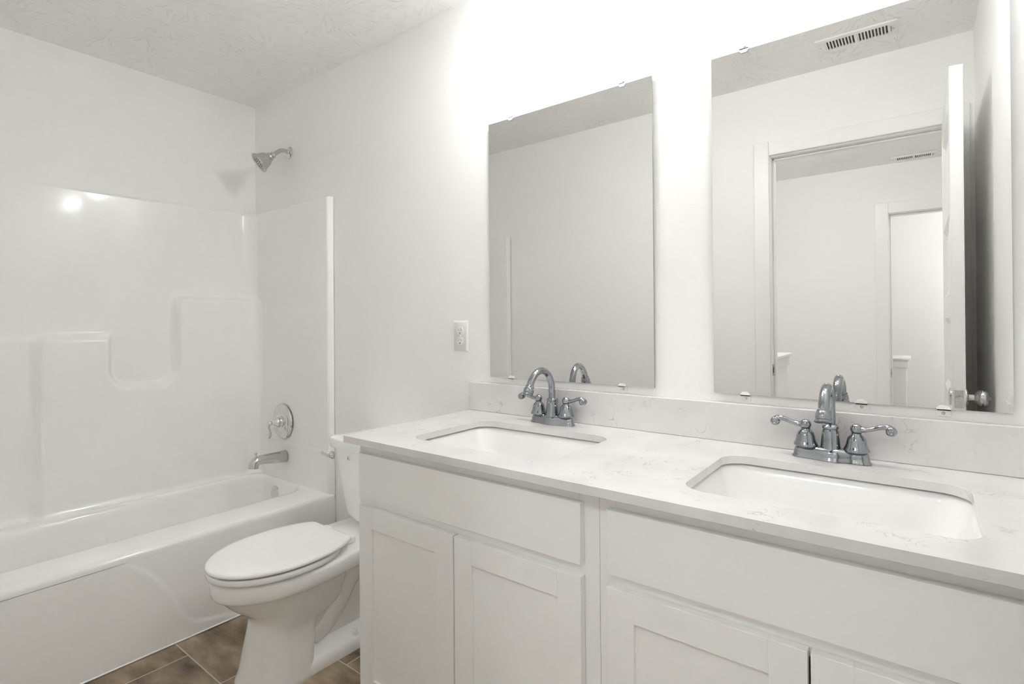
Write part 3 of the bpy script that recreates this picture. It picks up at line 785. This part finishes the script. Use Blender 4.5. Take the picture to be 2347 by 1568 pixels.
# ------------------------------------------------------------------ faucets
def faucet(cx, cy, spread, spout_turn, label):
    Z = CT + 0.0004
    r = thing('faucet', (cx, cy, Z), label, 'faucet', 'chrome two handle faucets')
    # three lobed base plate
    def lobed(g, z):
        out = []; n = 96
        for i in range(n):
            a = 2*pi*i/n
            x = (0.081 + g) * cos(a)
            s = sin(a)
            hw = 0.0260 + 0.0050 * cos(2*pi*x/0.104)
            e = sqrt(max(0.0, 1 - (abs(x)/(0.081 + g))**5))
            y = (hw + g) * e * (1 if s >= 0 else -1)
            out.append((cx + x, cy + y, z))
        return out
    build('base_plate', loft(nb(), [lobed(0, Z), lobed(0.0, Z + 0.003), lobed(-0.003, Z + 0.006), lobed(-0.004, Z + 0.014), lobed(-0.007, Z + 0.023), lobed(-0.011, Z + 0.0275), lobed(-0.016, Z + 0.0288)]), 'faucet', r, smooth=True, angle=50)
    for s in (-1, 1):
        hx = cx + s * spread
        bm = lathe(nb(), (hx, cy, Z + 0.0270), (0, 0, 1), [(0, 0), (0.0258, 0), (0.0262, 0.003), (0.0250, 0.006), (0.0225, 0.011), (0.0207, 0.017), (0.0195, 0.024), (0.0172, 0.031), (0.0135, 0.0355), (0.0105, 0.0382), (0.0098, 0.0405), (0.0108, 0.042), (0, 0.043)], 36)
        h = build('handle', bm, 'faucet', r, smooth=True, angle=40)
        bm = ball(nb(), (hx, cy, Z + 0.0775), 0.0125)
        L = 0.072
        tube(bm, [(hx, cy, Z + 0.0775), (hx + s*0.016, cy - 0.001, Z + 0.0775), (hx + s*0.032, cy - 0.003, Z + 0.0815), (hx + s*0.048, cy - 0.005, Z + 0.0875), (hx + s*0.060, cy - 0.006, Z + 0.0880), (hx + s*0.068, cy - 0.007, Z + 0.0830)], [0.0095, 0.0075, 0.0065, 0.0075, 0.0085, 0.0070], 16, flat=0.8)
        lathe(bm, (hx + s*0.0655, cy + 0.003, Z + 0.0800), (0, -1, 0), [(0, 0), (0.0095, 0.001), (0.0105, 0.005), (0.0105, 0.014), (0.009, 0.018), (0.0055, 0.0195), (0.0045, 0.0185), (0, 0.0185)], 24)
        build('lever', bm, 'faucet', h, smooth=True, angle=50)
    sy = cy
    bm = lathe(nb(), (cx, sy, Z + 0.022), (0, 0, 1), [(0, 0), (0.0220, 0), (0.0220, 0.003), (0.0205, 0.008), (0.0195, 0.025), (0.0175, 0.044), (0.0155, 0.050), (0.0175, 0.052), (0.0175, 0.057), (0.014, 0.060), (0.0115, 0.062), (0, 0.062)], 36)
    dx, dy = sin(spout_turn), -cos(spout_turn)
    def sp_(d_, z_): return (cx + dx*d_, sy + dy*d_, Z + z_)
    tube(bm, [sp_(0, 0.072), sp_(0, 0.105), sp_(0.004, 0.134), sp_(0.020, 0.161), sp_(0.048, 0.1745), sp_(0.077, 0.168), sp_(0.098, 0.149), sp_(0.109, 0.128)], [0.0108, 0.0108, 0.0108, 0.0108, 0.0108, 0.0108, 0.0112, 0.0115], 22)
    spt = build('spout', bm, 'faucet', r, smooth=True, angle=40)
    ad = Vector((dx*0.40, dy*0.40, -0.916))
    bm = lathe(nb(), Vector(sp_(0.1075, 0.131)), ad, [(0, 0), (0.0125, 0), (0.0140, 0.002), (0.0130, 0.005), (0.0150, 0.008), (0.0165, 0.014), (0.0160, 0.020), (0.0150, 0.023), (0.0175, 0.025), (0.0175, 0.028), (0.0145, 0.029), (0.0140, 0.026), (0, 0.026)], 32)
    build('aerator', bm, 'faucet', spt, smooth=True, angle=40)
    bm = tube(nb(), [(cx, cy + 0.026, Z + 0.018), (cx, cy + 0.026, Z + 0.055), (cx, cy + 0.026, Z + 0.074)], 0.0026, 10)
    lathe(bm, (cx, cy + 0.026, Z + 0.058), (0, 0, 1), [(0, 0), (0.0035, 0), (0.0055, 0.012), (0.0055, 0.018), (0.003, 0.021), (0, 0.021)], 18)
    build('lift_rod', bm, 'faucet', r, smooth=True, angle=50)
faucet(2.062, -0.074, 0.053, radians(-6), 'chrome two handle gooseneck faucet behind the left sink, near the outlet')
faucet(2.842, -0.074, 0.0515, radians(0), 'chrome two handle gooseneck faucet behind the right sink, under the large mirror')

# ------------------------------------------------------------------ mirrors and clips
def wall_mirror(x0, x1, z0, z1, tops, bots, label, clip_where, tilt=0.0):
    r = thing('mirror', ((x0+x1)/2, 0, z0), label, 'mirror')
    yb, yf = -0.0050, -0.0110
    bm = nb(); g = 0.0012
    vs = [bm.verts.new(p) for p in ((x0, yf, z0), (x1, yf, z0), (x1, yf, z1), (x0, yf, z1), (x0, yb, z0), (x1, yb, z0), (x1, yb, z1), (x0, yb, z1))]
    bm.faces.new(vs[:4]).material_index = 0
    for f in ((4, 7, 6, 5), (0, 4, 5, 1), (1, 5, 6, 2), (2, 6, 7, 3), (3, 7, 4, 0)): bm.faces.new([vs[k] for k in f]).material_index = 1
    build('glass', bm, ['mirror', 'mirroredge'], r)
    for xs, zz, s in [(x, z1, 1) for x in tops] + [(x, z0, -1) for x in bots]:
        w, h1, h2 = 0.0125, 0.008, 0.012
        out = []
        lip = [(-w, 0.004), (-w, -h1 + 0.006), (-w + 0.006, -h1), (w - 0.006, -h1), (w, -h1 + 0.006), (w, 0.004)]
        bm = loft(nb(), [[(xs + a, yf - 0.0004, zz + s*b) for a, b in lip], [(xs + a, yf - 0.0035, zz + s*b) for a, b in lip]])
        box(bm, xs - w, xs + w, yf - 0.0035, -0.0006, *sorted((zz + s*0.0005, zz + s*0.004)))
        box(bm, xs - w, xs + w, -0.003, -0.0006, *sorted((zz + s*0.004, zz + s*0.018)))
        c = build('clip', bm, 'clip', r, bevel=0.0006)
        lathe_b = lathe(nb(), (xs, -0.003, zz + s*0.011), (0, -1, 0), [(0, 0), (0.0035, 0), (0.0025, 0.0012), (0, 0.0015)], 12)
        build('clip_screw', lathe_b, 'nickel', c)
    return r
wall_mirror(1.7495, 2.3835, 1.0055, 1.9365, (1.854, 2.288), (1.849, 2.280), 'frameless clip-mounted mirror above the left sink', '')
wall_mirror(2.557, 3.1645, 1.0055, 1.9295, (2.643, 3.054), (2.638, 2.899, 3.051), 'frameless clip-mounted mirror above the right sink, reflecting the open door', '')

# ------------------------------------------------------------------ outlet and switch plates
def bevel_plate(bm, cx, cz, w, h, axis, sgn, wall, t=0.006):
    """a cover plate with a broad chamfer; axis 'y' stands on y = wall, axis 'x' on x = wall"""
    def P(a, b, dd):
        return (cx + a, wall + sgn*dd, cz + b) if axis == 'y' else (wall + sgn*dd, cx + a, cz + b)
    rg = lambda g, dd: [P(a, b, dd) for a, b in ((-w/2+g, -h/2+g), (w/2-g, -h/2+g), (w/2-g, h/2-g), (-w/2+g, h/2-g))]
    return loft(bm, [rg(0, 0.0004), rg(0, 0.0012), rg(0.007, t)])
ox, oz = 1.594, 1.153
ou = thing('outlet', (ox, 0, oz), 'white duplex wall outlet left of the left mirror above the counter', 'outlet')
build('cover_plate', bevel_plate(nb(), ox, oz, 0.077, 0.120, 'y', -1, 0.0), 'plastic', ou, bevel=0.0012)
for s in (1, -1):
    cz = oz + s * 0.0195
    prof = []
    for i in range(32):
        a = 2*pi*i/32; x = 0.0172*cos(a); z_ = max(-0.0142, min(0.0142, 0.0172*sin(a))); prof.append((x, z_))
    bm = loft(nb(), [[(ox + x, -0.0055, cz + z_) for x, z_ in prof], [(ox + x*0.97, -0.0078, cz + z_*0.97) for x, z_ in prof]])
    rc_ = build('receptacle', bm, 'plastic', ou, smooth=True, angle=30)
    bm = nb()
    box(bm, ox - 0.0072, ox - 0.0052, -0.0081, -0.0076, cz - 0.0005, cz + 0.0085); box(bm, ox + 0.0052, ox + 0.0070, -0.0081, -0.0076, cz + 0.0005, cz + 0.0078)
    build('slots', bm, 'grey', rc_)
    build('ground_hole', lathe(nb(), (ox, -0.0076, cz - 0.0082), (0, -1, 0), [(0, 0), (0.0026, 0), (0.0026, 0.0006), (0, 0.0006)], 14), 'dark', rc_)
build('screw', lathe(nb(), (ox, -0.0060, oz), (0, -1, 0), [(0, 0), (0.003, 0), (0.0025, 0.001), (0, 0.0012)], 14), 'plastic', ou)

sw = thing('switch_plate', (XR, -0.452, 0.945), 'white double switch plate on the right wall, reflected low in the right mirror', 'switch')
build('cover_plate', bevel_plate(nb(), -0.452, 0.945, 0.118, 0.118, 'x', -1, XR), 'plastic', sw, bevel=0.0012)
for s in (-1, 1):
    build('rocker', bx(XR - 0.0095, XR - 0.005, -0.452 + s*0.023 - 0.0165, -0.452 + s*0.023 + 0.0165, 0.945 - 0.033, 0.945 + 0.033), 'plastic', sw, bevel=0.001)

# ------------------------------------------------------------------ lamps
def point(name, loc, watts, radius, parent):
    ld = bpy.data.lights.new(name, 'POINT'); ld.energy = watts; ld.color = LAMP_COL; ld.shadow_soft_size = radius
    lo = bpy.data.objects.new(name, ld); COL.objects.link(lo)
    lo.location = Vector(loc) - root_loc(parent); lo.parent = parent
    return lo

def vanity_light(cx, label, k_w, shade, bulb_m):
    zb = 2.275
    r = thing('vanity_light', (cx, 0, zb + 0.06), label, 'light fixture', 'three bulb vanity lights')
    build('back_plate', bx(cx - 0.14, cx + 0.14, -0.022, -0.0005, zb + 0.072, zb + 0.132), 'nickel', r, bevel=0.006)
    for k in (-1, 0, 1):
        x = cx + k * 0.095; y = -0.190
        build('arm', tube(nb(), [(x, -0.018, zb + 0.100), (x, -0.08, zb + 0.108), (x, -0.150, zb + 0.110), (x, y + 0.006, zb + 0.098), (x, y, zb + 0.079)], 0.007, 12), 'nickel', r, smooth=True)
        prof = [(0.018, 0.082), (0.024, 0.078), (0.030, 0.060), (0.036, 0.035), (0.042, 0.010), (0.046, 0.0)]
        bm = lathe(nb(), (x, y, zb), (0, 0, 1), prof, 32, False)
        build('shade', bm, shade, r, smooth=True)
        bm = lathe(nb(), (x, y, zb + 0.004), (0, 0, 1), [(0.0, 0), (0.012, 0.003), (0.020, 0.012), (0.022, 0.022), (0.018, 0.036), (0.012, 0.05), (0.012, 0.068), (0, 0.069)], 24)
        build('bulb', bm, bulb_m, r, smooth=True)
        point('bulb_light', (x, y, zb - 0.012), VANITY_W * k_w, 0.03, r)
vanity_light(2.066, 'three bulb vanity light on the wall above the left mirror', 1.15, 'shade', 'bulb')
vanity_light(2.861, 'three bulb vanity light on the wall above the right mirror', 0.5, 'shade_dim', 'bulb_dim')

def fill_dome(x, y, watts, label):  # unseen domes, added to light the hall and the room beyond it
    r = thing('added_fill_light', (x, y, ZC), label, 'light fixture')
    build('canopy', lathe(nb(), (x, y, ZC - 0.0005), (0, 0, -1), [(0, 0), (0.16, 0), (0.16, 0.02), (0.15, 0.026), (0, 0.026)], 40), 'nickel', r, smooth=True)
    build('diffuser', lathe(nb(), (x, y, ZC - 0.026), (0, 0, -1), [(0.148, 0), (0.142, 0.02), (0.118, 0.044), (0.075, 0.062), (0, 0.07)], 40, False), 'shade', r, smooth=True)
    point('fill_lamp', (x, y, ZC - 0.16), watts, 0.06, r)
fill_dome(2.55, -2.15, HALL_FILL_W, 'added unseen dome light brightening the hall outside the bathroom door')
fill_dome(3.75, -4.25, FAR_FILL_W, 'added unseen dome light brightening the room across the hall')
